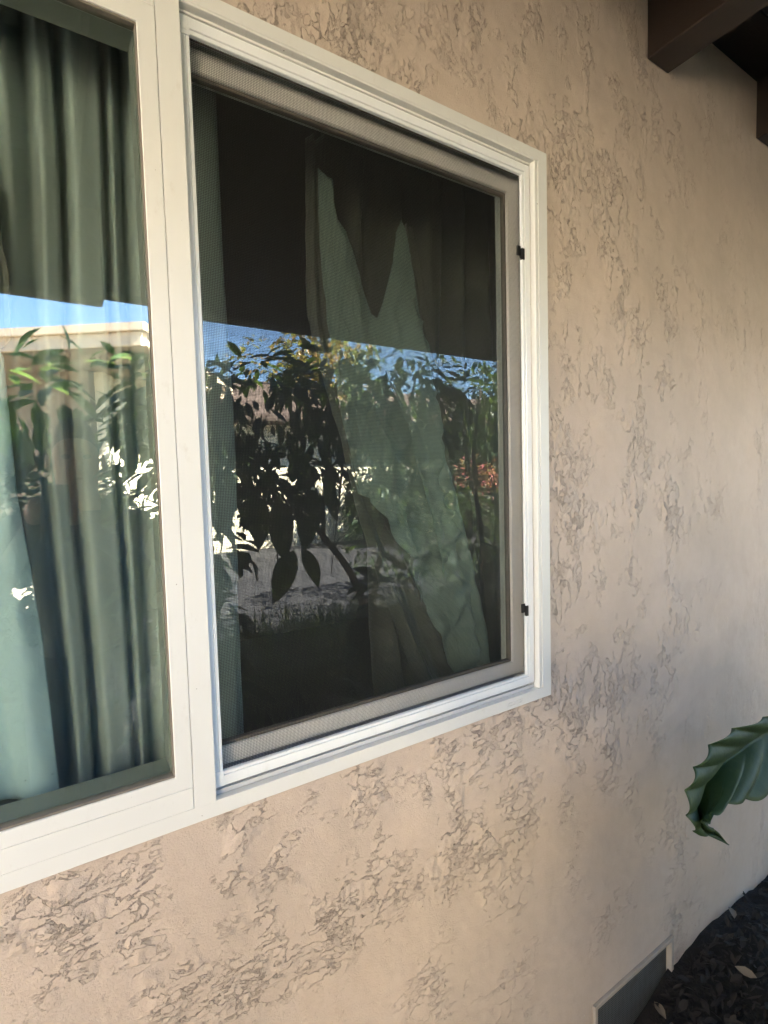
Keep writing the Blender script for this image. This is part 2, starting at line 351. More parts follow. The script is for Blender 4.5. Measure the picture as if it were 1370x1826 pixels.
# rafters, porch beam, roof deck
for k in range(-6, 15):
    x0 = 1.365+.622*k
    bm = bmesh.new(); box(bm, x0, x0+.098, -1.62, WS-.001, 2.588, 2.79); bevel(bm, .003)
    link('rafter', bm, M['wood'], house)
def deck():
    bm = bmesh.new()
    y = -1.78
    while y < -.02:
        box(bm, -3.1, 11.2, y, min(y+.136, .02), 2.768, 2.80); y += .139
    box(bm, -3.14, 11.5, -1.84, 6.0, 2.803, 2.95)
    return link('roof_deck', bm, M['deck'], house)
deck()
bm = bmesh.new(); box(bm, .197, 11.2, -1.60, -1.50, 2.275, 2.587); bevel(bm, .004); link('porch_beam', bm, M['wood'], house)
bm = bmesh.new(); box(bm, -2.9, .194, -1.60, -1.50, 2.243, 2.587); bevel(bm, .004); link('porch_beam', bm, M['wood'], house)
bm = bmesh.new()
for k in range(-7, 15):
    x0 = 1.365+.622*k; box(bm, x0+.099, x0+.621, -1.59, -1.55, 2.5885, 2.802)
tag(link('blocking', bm, M['wood'], house))
# unseen wing added on the left, its sunlit side bounces warm light here
bm = bmesh.new(); box(bm, -6.5, -2.5, -5.3, -1.95, -.05, 3.3); link('bounce_wing', bm, M['bounce_stucco'], house)
bm = bmesh.new(); box(bm, -6.9, -2.4, -5.6, -1.86, 3.31, 3.5); link('roof_deck', bm, M['deck'], house)  # roof of the added wing
# the dark room behind
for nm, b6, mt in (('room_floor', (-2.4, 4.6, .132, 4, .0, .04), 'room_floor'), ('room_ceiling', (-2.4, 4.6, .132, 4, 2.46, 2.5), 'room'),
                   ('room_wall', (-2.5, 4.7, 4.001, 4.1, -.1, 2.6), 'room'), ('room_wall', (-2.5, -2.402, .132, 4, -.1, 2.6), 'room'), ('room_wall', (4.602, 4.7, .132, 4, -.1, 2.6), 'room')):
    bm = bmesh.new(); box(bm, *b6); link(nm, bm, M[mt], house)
# foundation vent
v0, v1, vb, vt = 1.124, 1.511, -.12, .1015
bm = bmesh.new(); ring(bm, (v0+.002, v1-.002, vb+.002, vt-.003), (v0+.014, v1-.014, vb+.014, vt-.015), .003, .03); bevel(bm, .001)
vf = link('foundation_vent', bm, M['vent_frame'], house)
bm = bmesh.new(); box(bm, v0+.012, v1-.012, .020, .026, vb+.01, vt-.012)
link('vent_mesh', bm, M['vent'], vf)

# ---- window
WX0, WX1, WZ0, WZ1 = -.655, .960, .988, 2.2215
A0 = .183
bm = bmesh.new()
ring(bm, (WX0, WX1, WZ0, WZ1), (WX0+.03, .9313, 1.0127, 2.1990), 0, .0135)              # face flange
ring(bm, (WX0+.02, .9305, 1.003, 2.2060), (WX0+.031, .9213, 1.0115, 2.1960), .0012, .016)   # inner lip, a seam away
ring(bm, (WX0+.012, .950, .996, 2.212), (WX0+.032, .9225, 1.0108, 2.1925), .0145, .125)      # jamb liner
bevel(bm, .0007)
win = link('window', bm, M['frame'], house)
def wpart(name, fn, mat, bv=.0007, parent=None):
    bm = bmesh.new(); fn(bm)
    if bv: bevel(bm, bv)
    return link(name, bm, mat, parent or win)
def mull(bm):
    box(bm, .1502, A0, -.0012, .0105, 1.0125, 2.1985); box(bm, .1502, .1725, .0108, .12, 1.011, 2.197)
def caulk(bm):
    for (xa, za, xb, zb, nx_, nz_) in ((WX0, WZ0, WX1, WZ0, 0, -1), (WX1, WZ0, WX1, WZ1, 1, 0), (WX1, WZ1, WX0, WZ1, 0, 1)):
        n = 260; prev = None
        for i in range(n+1):
            t = i/n; x, z = xa+(xb-xa)*t, za+(zb-za)*t
            o_ = .0016+.0042*max(0, noise.noise(Vector((x*26, z*26, 3)))+.25)+.0012*noise.noise(Vector((x*90, z*90, 6)))
            cur = (bm.verts.new((x-nx_*.001, .0045, z-nz_*.001)), bm.verts.new((x+nx_*o_*.7, .0062, z+nz_*o_*.7)), bm.verts.new((x+nx_*o_, .0112, z+nz_*o_)))
            if prev:
                for e in (0, 1): bm.faces.new((prev[e], prev[e+1], cur[e+1], cur[e]))
            prev = cur
wpart('caulk', caulk, M['caulk'], 0)
wpart('mullion', mull, M['frame'])
wpart('fixed_sash', lambda bm: ring(bm, (WX0+.05, .1494, 1.0468, 2.169), (WX0+.09, .1252, 1.0690, 2.140), -.0016, .020), M['frame'])
wpart('lower_filler', lambda bm: box(bm, WX0+.03, .1494, -.0008, .018, 1.0131, 1.0460), M['frame'])
wpart('upper_filler', lambda bm: box(bm, WX0+.03, .1494, -.0008, .018, 2.1696, 2.1984), M['frame'])
wpart('glazing_bead', lambda bm: ring(bm, (WX0+.088, .1258, 1.0684, 2.1406), (WX0+.094, .1232, 1.0722, 2.1375), .0012, .016), M['seal'], .0004)
wpart('fixed_pane', lambda bm: box(bm, WX0+.087, .1262, .0085, .0090, 1.0680, 2.1410), M['glass'], 0)
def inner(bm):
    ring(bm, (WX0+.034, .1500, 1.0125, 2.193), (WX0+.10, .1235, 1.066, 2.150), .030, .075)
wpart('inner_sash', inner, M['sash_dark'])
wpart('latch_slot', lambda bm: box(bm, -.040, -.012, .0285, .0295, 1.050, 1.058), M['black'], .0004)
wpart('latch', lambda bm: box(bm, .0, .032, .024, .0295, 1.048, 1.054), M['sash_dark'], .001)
# right half: track, sliding sash, pane, insect screen
for b6 in ((.0165, .020, 1.0110, 1.0185), (.033, .037, 1.0110, 1.036), (.080, .084, 1.0110, 1.040), (.0165, .019, 2.1885, 2.1922)):
    wpart('sill_track' if b6[2] < 2 else 'head_track', lambda bm: box(bm, A0+.001, .9205, *b6), M['track'])
wpart('top_gasket', lambda bm: box(bm, A0+.001, .9195, .030, .036, 2.1740, 2.1921), M['seal'], 0)
SX0, SX1, SZ0, SZ1 = .1735, .917, 1.041, 2.1728
wpart('sliding_sash', lambda bm: (ring(bm, (SX0, SX1, SZ0, SZ1), (SX0+.03, .879, 1.072, 2.137), .045, .072),
      ring(bm, (SX0+.012, .905, 1.053, 2.1610), (SX0+.029, .880, 1.071, 2.138), .0435, .0455)), M['sash'], .0009)
wpart('glazing_bead', lambda bm: ring(bm, (SX0+.029, .8795, 1.0715, 2.1375), (SX0+.034, .8735, 1.0775, 2.1315), .049, .060), M['seal'], .0006)
sp = wpart('sliding_pane', lambda bm: box(bm, SX0+.028, .8805, .0545, .0550, 1.070, 2.139), M['glass'], 0)
# insect screen
QX0, QX1, QZ0, QZ1 = .176, .9168, 1.0254, 2.1878
scf = wpart('insect_screen', lambda bm: (ring(bm, (QX0, QX1, QZ0, QZ1), (QX0+.0165, .9010, 1.0420, 2.1715), .0120, .0215),
      ring(bm, (QX0+.0170, .9004, 1.0426, 2.1709), (QX0+.0225, .8925, 1.0480, 2.1640), .0128, .0215)), M['screen_frame'], .0009)
wpart('screen_mesh', lambda bm: box(bm, QX0+.0200, .8950, .0185, .0188, 1.046, 2.166), M['mesh'], 0, scf)
for (x, z) in ((A0+.0008, 1.0262), (A0+.0008, 2.160)):
    wpart('corner_key', lambda bm: (box(bm, x, x+.0150, .0105, .0119, z, z+.025), box(bm, x+.003, x+.011, .0096, .0104, z+.006, z+.019)), M['screen_frame'], .0004, scf)
for (px, py) in ((928, 455), (936, 1088)):
    p = at(px, py, .02)
    def clip(bm):
        box(bm, p.x-.004, .8985, .0105, .0178, p.z-.012, p.z+.012); box(bm, p.x-.015, p.x-.004, .0140, .0176, p.z-.004, p.z+.017)
    wpart('screen_clip', clip, M['black'], .0008, scf)
# weep cover on the lower flange
def weep(bm):
    p = at(919, 1253, 0)
    ring(bm, (p.x-.022, p.x+.022, p.z-.005, p.z+.004), (p.x-.0195, p.x+.0195, p.z-.0025, p.z+.0015), -.0016, -.0002)
    box(bm, p.x-.015, p.x+.015, -.0010, -.0002, p.z-.0018, p.z+.0008)
wpart('weep_cover', weep, M['frame'], .0005)

# ------------------------------------------------------------------ curtains (each hangs in the room, its own thing)
def cloth(name, left, right, y, mat, label=None, folds=3, depth=.02, seed=0, nu=64, nv=80, wr=.006, sharp=.6, parent=None, cat='curtain', ph=None, top=None, bot=None):
    """left / right: edge polylines in photograph pixels, placed on the vertical plane y; folds run along them"""
    def line(pl, t):
        n = len(pl)-1; f = min(t*n, n-1e-6); i = int(f); a, b = pl[i], pl[i+1]; k = f-i
        return a[0]+(b[0]-a[0])*k, a[1]+(b[1]-a[1])*k
    def resample(pl):
        P = [at(px, py, y) for px, py in pl]; d = [0]
        for a, b in zip(P, P[1:]): d.append(d[-1]+(b-a).length)
        return P, d
    (PL, dl), (PR, dr) = resample(left), resample(right)
    def val(P, d, t):
        s = t*d[-1]
        for i in range(len(P)-1):
            if s <= d[i+1] or i == len(P)-2:
                k = (s-d[i])/max(1e-6, d[i+1]-d[i]); return P[i].lerp(P[i+1], max(0, min(1, k)))
    rnd = random.Random(seed); ph = rnd.random()*6 if ph is None else ph
    bm = bmesh.new(); g = []
    for j in range(nv+1):
        v = j/nv; a, b = val(PL, dl, v), val(PR, dr, v); row = []
        for i in range(nu+1):
            u = i/nu; p = a.lerp(b, u)
            uu = u + .03*math.sin(v*5+seed) + .05*noise.noise(Vector((u*2.5, v*1.3, seed)))
            s = math.sin(uu*folds*2*math.pi+ph); s = (abs(s)**sharp)*(1 if s > 0 else -1)
            s2 = .35*math.sin(uu*folds*4.3*math.pi+ph*2+v*1.5)
            dy = depth*(s+s2)
            dy += wr*1.5*noise.noise(Vector((p.x*11, p.z*4, seed)))+wr*noise.noise(Vector((p.x*38, p.z*22, seed+3)))
            row.append(bm.verts.new((p.x, p.y+dy+depth, p.z)))
        g.append(row)
    for j in range(nv):
        for i in range(nu): bm.faces.new((g[j][i], g[j+1][i], g[j+1][i+1], g[j][i+1]))
    o = link(name, bm, mat, parent, True)
    sd = o.modifiers.new('thickness', 'SOLIDIFY'); sd.thickness = .0015
    if label: tag(o, label, cat)
    return o
def rect_px(x0, x1, z0, z1, y):      # polylines of a plain rectangular hanging, world metres turned to the same form
    return None
def pleated(name, x0, x1, z0, z1, y, mat, label, prof, seed=0, lean=0., wr=.005, parent=None):
    """hanging cloth with fold profile prof = list of (x, depth) in metres"""
    nu, nv = 150, 70; bm = bmesh.new(); g = []
    for j in range(nv+1):
        z = z1+(z0-z1)*j/nv; row = []
        for i in range(nu+1):
            x = x0+(x1-x0)*i/nu
            xq = x + .006*noise.noise(Vector((x*4, z*1.6, seed)))*3
            for (a, da), (b, db) in zip(prof, prof[1:]):
                if a <= xq <= b:
                    k = (xq-a)/(b-a); k = k*k*(3-2*k); dep = da+(db-da)*k; break
            else: dep = prof[0][1] if xq < prof[0][0] else prof[-1][1]
            dep += wr*noise.noise(Vector((x*14, z*2.2, seed+1)))+wr*.6*noise.noise(Vector((x*34, z*14, seed+2)))*min(1, max(0, (1.7-z)*1.6))
            row.append(bm.verts.new((x+lean*(z1-z), y+dep, z)))
        g.append(row)
    for j in range(nv):
        for i in range(nu): bm.faces.new((g[j][i], g[j+1][i], g[j+1][i+1], g[j][i+1]))
    o = link(name, bm, mat, parent, True); sd = o.modifiers.new('thickness', 'SOLIDIFY'); sd.thickness = .0015
    if label: tag(o, label, 'curtain')
    return o
def fx(px, py, y): return at(px, py, y).x
Y1 = .17
# folds behind the left pane (px at y=400 of the photo)
pr = []
for px, dep in ((-260, .02), (-200, .0), (-150, .05), (-90, .0), (-40, .045), (20, .01), (55, .055), (78, .0), (100, .012), (108, .06), (135, .0), (180, .012), (192, .05), (205, .018), (228, .06), (250, .01), (300, .03), (335, .06), (360, .01), (392, .005), (404, .03)):
    pr.append((fx(px, 400, Y1), dep))
pleated('curtain', fx(-260, 400, Y1), fx(404, 400, Y1), .80, 2.36, Y1, M['sage'], 'sage green pleated curtain hanging straight behind the left window pane', pr, 1)
cloth('curtain', [(-190, 250), (-185, 800), (-180, 1480)], [(8, 640), (30, 880), (52, 1000), (78, 1160), (108, 1420)], .135, M['pale'],
      'pale blue green curtain edge slanting across the lower left corner of the left pane', 1.3, .012, 5, wr=.005)
cloth('curtain', [(-120, 130), (-110, 300), (-60, 560), (-40, 660)], [(-8, 330), (2, 430), (14, 480), (20, 600)], .14, M['olive'], 'small olive curtain corner at the left border above the reflected sky', 1., .01, 8)
# tangled curtain behind the insect screen
tang = tag(empty('tangled_curtain', at(680, 1180, .2)), 'bunched sage curtain with a deep V notch hanging crooked behind the insect screen', 'curtain')
cloth('back_fold', [(598, 170), (606, 400), (640, 700), (700, 1290)], [(870, 260), (885, 600), (900, 900), (905, 1250)], .30, M['olive'], None, 4.2, .050, 11, parent=tang, wr=.004, sharp=.9)
cloth('outer_fold', [(552, 235), (550, 400), (552, 560), (575, 660), (612, 780), (640, 900), (690, 1060), (745, 1200), (790, 1300)],
      [(582, 240), (586, 450), (606, 620), (632, 760), (664, 880), (735, 1010), (805, 1170), (840, 1270)], .215, M['olive'], None, 1.6, .014, 12, parent=tang, nu=40)
cloth('middle_fold', [(574, 290), (576, 450), (588, 570), (606, 680), (628, 800), (645, 880)], [(600, 330), (604, 450), (618, 570), (640, 680), (664, 800), (690, 900)], .195, M['drape'], None, .8, .010, 13, parent=tang, nu=30)
def notch():
    top = [(594, 325), (603, 372), (606, 388), (622, 408), (640, 462), (655, 520), (668, 556), (679, 564), (688, 538), (700, 488), (706, 455), (711, 412), (722, 388), (728, 400), (734, 440), (745, 500)]
    bot = [(598, 480), (604, 560), (612, 640), (640, 800), (668, 900), (720, 1000), (772, 1092), (800, 1150), (835, 1260), (850, 1270), (862, 1265), (872, 1250), (858, 1100), (828, 960), (800, 820), (764, 620)]
    Y = .185; nu, nv = 110, 110; bm = bmesh.new(); g = []
    n = len(top)-1
    for i in range(nu+1):
        f = min(i/nu*n, n-1e-6); k = int(f); t = f-k
        a = at(*[top[k][c]+(top[k+1][c]-top[k][c])*t for c in (0, 1)], Y); b = at(*[bot[k][c]+(bot[k+1][c]-bot[k][c])*t for c in (0, 1)], Y)
        col = []
        for j in range(nv+1):
            v = j/nv; p = a.lerp(b, v); u = i/nu
            low = max(0, min(1, (1.72-p.z)*2.2))
            w1 = math.sin(p.x*44+p.z*9+1.2); s = (.034*(abs(w1)**.7)*(1 if w1 > 0 else -1)+.010*math.sin(p.x*95-p.z*7))*(.45+.55*low)
            q = Vector((p.x*9, p.z*9, 2.)); rdg = 1-abs(noise.noise(q)*2.2); rdg2 = 1-abs(noise.noise(Vector((p.x*17+p.z*9, p.z*15-p.x*7, 7.)))*2.4)
            dy = s - .022*max(0, rdg)**3 - .011*max(0, rdg2)**3 + .020*noise.noise(Vector((p.x*7, p.z*7, 5))) + .010*noise.noise(Vector((p.x*22+p.z*6, p.z*13, 9)))
            dy *= min(1, .12+v*4)*min(1, .2+min(u, 1-u)*8)
            col.append(bm.verts.new((p.x, p.y+dy+.012, p.z)))
        g.append(col)
    for i in range(nu):
        for j in range(nv): bm.faces.new((g[i][j], g[i][j+1], g[i+1][j+1], g[i+1][j]))
    o = link('notched_panel', bm, M['drape'], tang, True); sd = o.modifiers.new('thickness', 'SOLIDIFY'); sd.thickness = .0015
notch()
cloth('front_fold', [(700, 655), (742, 760), (772, 880), (800, 1010), (828, 1150), (848, 1262)], [(722, 640), (778, 760), (812, 880), (842, 1000), (866, 1130), (880, 1262)], .15, M['drape'], None, .75, .016, 19, parent=tang, nu=24, ph=.2)
cloth('front_fold', [(598, 360), (606, 470), (618, 600), (640, 720), (664, 830)], [(618, 420), (634, 520), (654, 640), (672, 760), (688, 850)], .165, M['drape'], None, .6, .012, 21, parent=tang, nu=20, ph=.4)
cloth('edge_fold', [(728, 395), (745, 500), (760, 610), (770, 700), (790, 820), (830, 1000), (850, 1185), (860, 1270)], [(742, 400), (757, 500), (772, 600), (786, 700), (806, 820), (848, 1000), (868, 1180), (878, 1260)], .20, M['olive'], None, .6, .008, 15, parent=tang, nu=16)
# straight grey-green drape further right
cloth('curtain', [(742, 150), (745, 420), (748, 700), (760, 1290)], [(960, 200), (960, 500), (960, 800), (960, 1200)], .36, M['olive'], 'dim olive drape with straight folds behind the right side of the insect screen', 2.3, .02, 17, wr=.003)

def leafquad(bm, p, d, n, ln, wd, curl=.2, mi=0):
    d = d.normalized(); s = d.cross(n).normalized(); n = s.cross(d)
    pts = []
    for t, w_ in ((0, .08), (.3, .85), (.6, 1.), (.85, .5), (1, .0)):
        c = p+d*ln*t+n*(-curl*ln*t*t); pts.append((c-s*wd*.5*w_+n*wd*.18*w_, c, c+s*wd*.5*w_+n*wd*.18*w_))
    prev = None
    for a, b, c in pts:
        cur = [bm.verts.new(a), bm.verts.new(b), bm.verts.new(c)]
        if prev:
            for k in (0, 1):
                f = bm.faces.new((prev[k], prev[k+1], cur[k+1], cur[k])); f.material_index = mi; f.smooth = True
        prev = cur
def crown_leaves(bm, blobs, count, ln, rnd, droop=.5, wd=.4, zmax=None, shell=.55, gap=-.18):
    tot = sum(b[3]**2 for b in blobs)
    for bx, by, bz, br, *sq in blobs:
        for _ in range(int(count*br*br/tot)):
            th = rnd.uniform(0, 2*math.pi); cz = rnd.uniform(-1, 1); rr = br*(shell+(1-shell)*rnd.random()**.5)
            s_ = math.sqrt(1-cz*cz); o = Vector((s_*math.cos(th), s_*math.sin(th), cz))
            p = Vector((bx, by, bz))+Vector((o.x, o.y, o.z*(sq[0] if sq else .8)))*rr
            if zmax and p.z > zmax: continue
            if noise.noise(p*2.3) < gap: continue
            d = (o+Vector((rnd.uniform(-.7, .7), rnd.uniform(-.7, .7), -droop+rnd.uniform(-.5, .5))))
            nrm = Vector((rnd.uniform(-.6, .6), rnd.uniform(-.6, .6), 1)).normalized()
            l_ = ln*rnd.uniform(.6, 1.25); leafquad(bm, p, d, nrm, l_, l_*wd, rnd.uniform(0, .35))
# ------------------------------------------------------------------ big leaf at the right border and its plant
def catmull(P, t):
    n = len(P)-1; f = min(max(t, 0)*n, n-1e-6); i = int(f); k = f-i
    p0, p1, p2, p3 = P[max(i-1, 0)], P[i], P[i+1], P[min(i+2, n)]
    return .5*((2*p1)+(p2-p0)*k+(2*p0-5*p1+4*p2-p3)*k*k+(3*p1-p0-3*p2+p3)*k**3)
def lerp_list(vals, t):
    n = len(vals)-1; f = min(max(t, 0)*n, n-1e-6); i = int(f); return vals[i]+(vals[i+1]-vals[i])*(f-i)
def hero_leaf(parent):
    YL = -.42
    #      upper edge        midrib           lower edge
    st = [((1655, 1290), (1655, 1292), (1655, 1294)), ((1590, 1262), (1585, 1285), (1600, 1320)), ((1500, 1250), (1500, 1278), (1510, 1385)),
          ((1420, 1262), (1430, 1285), (1440, 1420)), ((1368, 1280), (1385, 1298), (1385, 1410)), ((1318, 1298), (1350, 1315), (1340, 1428)),
          ((1278, 1322), (1322, 1336), (1306, 1432)), ((1250, 1358), (1292, 1358), (1278, 1450)), ((1233, 1390), (1262, 1392), (1262, 1462)),
          ((1225, 1432), (1242, 1425), (1262, 1466)), ((1233, 1468), (1240, 1455), (1256, 1470)), ((1243, 1487), (1250, 1477), (1264, 1474)),
          ((1262, 1489), (1268, 1483), (1275, 1480)), ((1291, 1502), (1291, 1502), (1291, 1502))]
    up_, md, lo = [], [], []
    for k, (a, b, c) in enumerate(st):
        t = k/(len(st)-1); bend = .0
        md.append(at(*b, YL+.015)); up_.append(at(*a, YL-.018 if k < 11 else YL)); lo.append(at(*c, YL-.030 if k < 11 else YL))
    nu, nv = 220, 14; bm = bmesh.new(); g = []
    for i in range(nu+1):
        t = i/nu; m = catmull(md, t); row = []
        for side, E in ((-1, up_), (1, lo)):
            e = catmull(E, t); rng = range(nv, -1, -1) if side < 0 else range(1, nv+1)
            for j in rng:
                v = j/nv
                ph_ = (t*11.5 - v*.55)*2*math.pi
                pl = (abs(math.sin(ph_/2))**.9-.6)*.014*v*(1-.3*v)*min(1, (1-t)*5)
                ser = 1+.022*math.sin(t*11.5*2*math.pi+.4)*(v**3)+.014*noise.noise(Vector((t*22, side*3., 1.)))*(v**4)
                p = m.lerp(e, v*ser); bow = math.sin(v*math.pi)*.008
                row.append(bm.verts.new((p.x, p.y-pl-bow, p.z)))
        g.append(row)
    for a, b in zip(g, g[1:]):
        for i in range(len(a)-1): bm.faces.new((a[i], a[i+1], b[i+1], b[i]))
    o = link('leaf', bm, M['big_leaf'], parent, True); sd = o.modifiers.new('thickness', 'SOLIDIFY'); sd.thickness = .0008
    bm = bmesh.new(); n = 60
    tube(bm, [catmull(md, i/n)+Vector((0, -.0015, 0)) for i in range(n+1)], [.0028*(1-i/n)+.0005 for i in range(n+1)], 6)
    link('midrib', bm, M['leaf_light'], o, True)
    return md[0]
lp = tag(empty('broadleaf_plant', (1.9, -.75, 0)), 'plant with one long glossy dark green pleated leaf reaching in at the right border', 'plant')
base = hero_leaf(lp)
def big_leaf_at(p, d, ln, wd, roll, parent, seed):
    d = d.normalized(); s = d.cross(Vector((0, 0, 1))).normalized(); nrm = s.cross(d); s = (s*math.cos(roll)+nrm*math.sin(roll)); nrm = s.cross(d)
    bm = bmesh.new(); nu, nv = 40, 5; g = []
    for i in range(nu+1):
        t = i/nu; c = p+d*ln*t-Vector((0, 0, 1))*ln*.35*t*t; w_ = wd*math.sin(math.pi*t**.85)**.8*(1 if t < 1 else 0)+.001
        row = []
        for j in range(-nv, nv+1):
            v = j/nv; row.append(bm.verts.new(c+s*w_*v*.5+nrm*(abs(v)*w_*.15+.012*abs(v)*math.sin(t*34+seed))))
        g.append(row)
    for a, b in zip(g, g[1:]):
        for i in range(2*nv): bm.faces.new((a[i], a[i+1], b[i+1], b[i]))
    return link('leaf', bm, M['big_leaf'], parent, True)
def plant_stem(pts, rads, parent):
    bm = bmesh.new(); tube(bm, pts, rads, 8); return link('stem', bm, M['bark'], parent, True)
rnd = random.Random(4)
bm = bmesh.new(); crown_leaves(bm, [(1.50, -.82, .50, .34, 1), (1.85, -.70, .95, .32, 1), (1.40, -1.0, .85, .30, 1), (1.9, -.7, .45, .34, 1)], 420, .15, random.Random(77), .6, .42, shell=.3, gap=-9)  # dense foliage added out of view to shade the lower wall
link('crown', bm, M['leaf'], lp)
plant_stem([(1.62, -.62, -.02), (1.60, -.60, .4), (1.55, -.55, .75), tuple(base)], [.012, .010, .007, .003], lp)
for sx, sy, sh in ((1.62, -.62, .95), (1.95, -.72, 1.05), (1.4, -1.0, .8), (2.25, -.6, 1.0), (1.75, -1.05, .9)):
    if sx > 1.63 or sy < -.7: plant_stem([(sx, sy, -.02), (sx+.03, sy, sh*.5), (sx, sy+.02, sh)], [.013, .010, .006], lp)
    for k in range(9):
        a = k*2.4+sx*5; z = .22+(sh-.22)*k/8; p = Vector((sx+.01*math.cos(a), sy, z))
        d = Vector((math.cos(a), math.sin(a), .45))
        q = p+d.normalized()*.33
        if q.y > -.12: d.y = -abs(d.y)*.3
        if q.x < 1.12: d.x = abs(d.x)*.5
        big_leaf_at(p, d, .33, .12, rnd.uniform(-.4, .4), lp, k)

# ------------------------------------------------------------------ litter on the bed
rnd = random.Random(9); bm = bmesh.new()
for _ in range(6500):
    x = rnd.uniform(.9, 3.6); y = -abs(rnd.gauss(0, .45))-.0
    if y < -1.3: continue
    a = rnd.uniform(0, 6.3); ln = rnd.uniform(.008, .045)
    leafquad(bm, Vector((x, y-.02, bedz(x, y)+rnd.uniform(.0, .018))), Vector((math.cos(a), math.sin(a)*.6, rnd.uniform(-.2, .3))), Vector((rnd.uniform(-.5, .5), rnd.uniform(-.5, .5), 1)), ln, ln*rnd.uniform(.15, .5), rnd.uniform(-.4, .4))
tag(link('leaf_litter', bm, M['litter']), 'dark dead leaf litter covering the soil along the foot of the wall', 'leaf litter', kind='stuff')
def ground_at(px, py):
    d = fw + rt*((px-685)/F) - up*((py-913)/F); p = CAM+d*((.03-CAM.z)/d.z); return p
for k, (px, py, an, lb) in enumerate(((1188, 1778, 1.2, 'pale curled dead leaf resting on the mulch mound below the vent corner'),
        (1198, 1808, .3, 'small pale dead leaf chip near the bottom edge beside the vent'),
        (1350, 1752, 2.1, 'tan dead leaf lying on the soil at the right border near the wall foot'),
        (1310, 1645, .6, 'brown dead leaf on the soil close to where wall meets ground'))):
    p = ground_at(px, py); 
    if p.y > -.03: p.y = -.04
    bm = bmesh.new(); leafquad(bm, Vector((p.x, p.y, bedz(p.x, p.y)+.022)), Vector((math.cos(an), math.sin(an), .3)), Vector((-.5, -.6, .7)), .05, .022, .4)
    tag(link('fallen_leaf', bm, M['dryleaf']), lb, 'dead leaf', 'dead leaves on the garden bed')

# ------------------------------------------------------------------ shrubs and trees the panes reflect
def plant(name, label, cat, loc, trunk, blobs, count, ln, mat, seed, droop=.5, wd=.4, group=None, shell=.55, gap=-.18):
    rnd = random.Random(seed); root = tag(empty(name, loc), label, cat, group)
    bm = bmesh.new()
    for pts, r0_, r1_ in trunk:
        n = len(pts)*4; P = [Vector(p) for p in pts]
        tube(bm, [catmull(P, i/n)+Vector(loc) for i in range(n+1)], [r0_+(r1_-r0_)*i/n for i in range(n+1)], 7)
    link('trunk', bm, M['bark'], root, True)
    bm = bmesh.new(); crown_leaves(bm, [(b[0]+loc[0], b[1]+loc[1], b[2]+loc[2], *b[3:]) for b in blobs], count, ln, rnd, droop, wd, shell=shell, gap=gap)
    link('crown', bm, mat, root)
    return root
# loquat-like shrub with drooping leaves, mirrored in the screened pane
plant('loquat_shrub', 'big-leaved drooping shrub mirrored dark against the sky in the screened pane', 'shrub', (1.95, -2.35, 0),
      [([(0, 0, -.05), (-.12, 0, .7), (-.45, 0, 1.2), (-.95, .1, 1.75), (-1.35, .1, 2.15)], .036, .007), ([(-.05, 0, .45), (.1, 0, 1.1), (.2, .1, 1.7), (.3, .2, 2.3)], .028, .006),
       ([(-.4, 0, 1.1), (-.42, .1, 1.5), (-.3, .1, 2.2)], .018, .005), ([(-.5, 0, 1.25), (-.95, .1, 1.42), (-1.3, .2, 1.30)], .014, .004), ([(-1.0, .1, 1.4), (-1.1, .1, 1.25), (-1.15, .1, 1.0)], .008, .003), ([(-.6, 0, 1.3), (-.75, .1, 1.2), (-.78, .1, .95)], .007, .003)],
      [(-1.32, .05, 1.98, .38), (-.85, .0, 2.02, .45), (-.3, .1, 2.05, .45), (.25, .1, 2.05, .48), (-1.15, .0, 1.62, .34), (-.6, .0, 1.58, .34), (-.85, .1, 1.42, .22), (.2, 0, 1.4, .35)], 1900, .14, M['leaf'], 21, 1.0, .36, None, .3, -.3)
hang = tag(empty('hanging_branch', mir(560, 860, 2.3)), 'branch with a few large drooping leaves mirrored against the bright wall', 'branch')
bm = bmesh.new()
for pl in ([(700, 700), (640, 790), (575, 850), (520, 868), (440, 872)], [(575, 850), (548, 900), (545, 985)], [(620, 815), (612, 900), (598, 1030)]):
    P3 = [mir(a, b, 2.3) for a, b in pl]; n = 16
    tube(bm, [catmull(P3, i/n) for i in range(n+1)], [.0065*(1-i/n)+.002 for i in range(n+1)], 6)
link('twig', bm, M['bark'], hang, True)
for k, (a, b) in enumerate((((430, 874), (378, 912)), ((452, 880), (470, 984)), ((497, 890), (520, 1002)), ((566, 872), (552, 985)), ((598, 850), (607, 932)), ((535, 985), (490, 1078)), ((548, 980), (574, 1052)), ((640, 880), (662, 962)), ((500, 866), (452, 838)), ((560, 850), (520, 812)), ((610, 820), (655, 800)))):
    p, q = mir(*a, 2.3), mir(*b, 2.3); bm = bmesh.new(); d = q-p
    nrm = Vector((.25*math.sin(k*2.1), 1, .2*math.cos(k*1.7)))
    for side in (0,):
        nu = 12; prev = None; s_ = d.normalized().cross(nrm).normalized(); n_ = s_.cross(d.normalized())
        for i in range(nu+1):
            t = i/nu; w_ = d.length*(.20+.03*math.sin(k*3))*math.sin(math.pi*t**.8)**.8 if 0 < t < 1 else .0008; c = p+d*t+n_*.03*math.sin(t*3.1)*math.sin(k)+s_*.012*math.sin(t*3+k)
            cur = [bm.verts.new(c-s_*w_+n_*w_*.3), bm.verts.new(c-s_*w_*.5+n_*w_*.1), bm.verts.new(c), bm.verts.new(c+s_*w_*.5+n_*w_*.1), bm.verts.new(c+s_*w_+n_*w_*.3)]
            if prev:
                for e in range(4): bm.faces.new((prev[e], prev[e+1], cur[e+1], cur[e]))
            prev = cur
    link('leaf', bm, M['leaf'], hang, True)
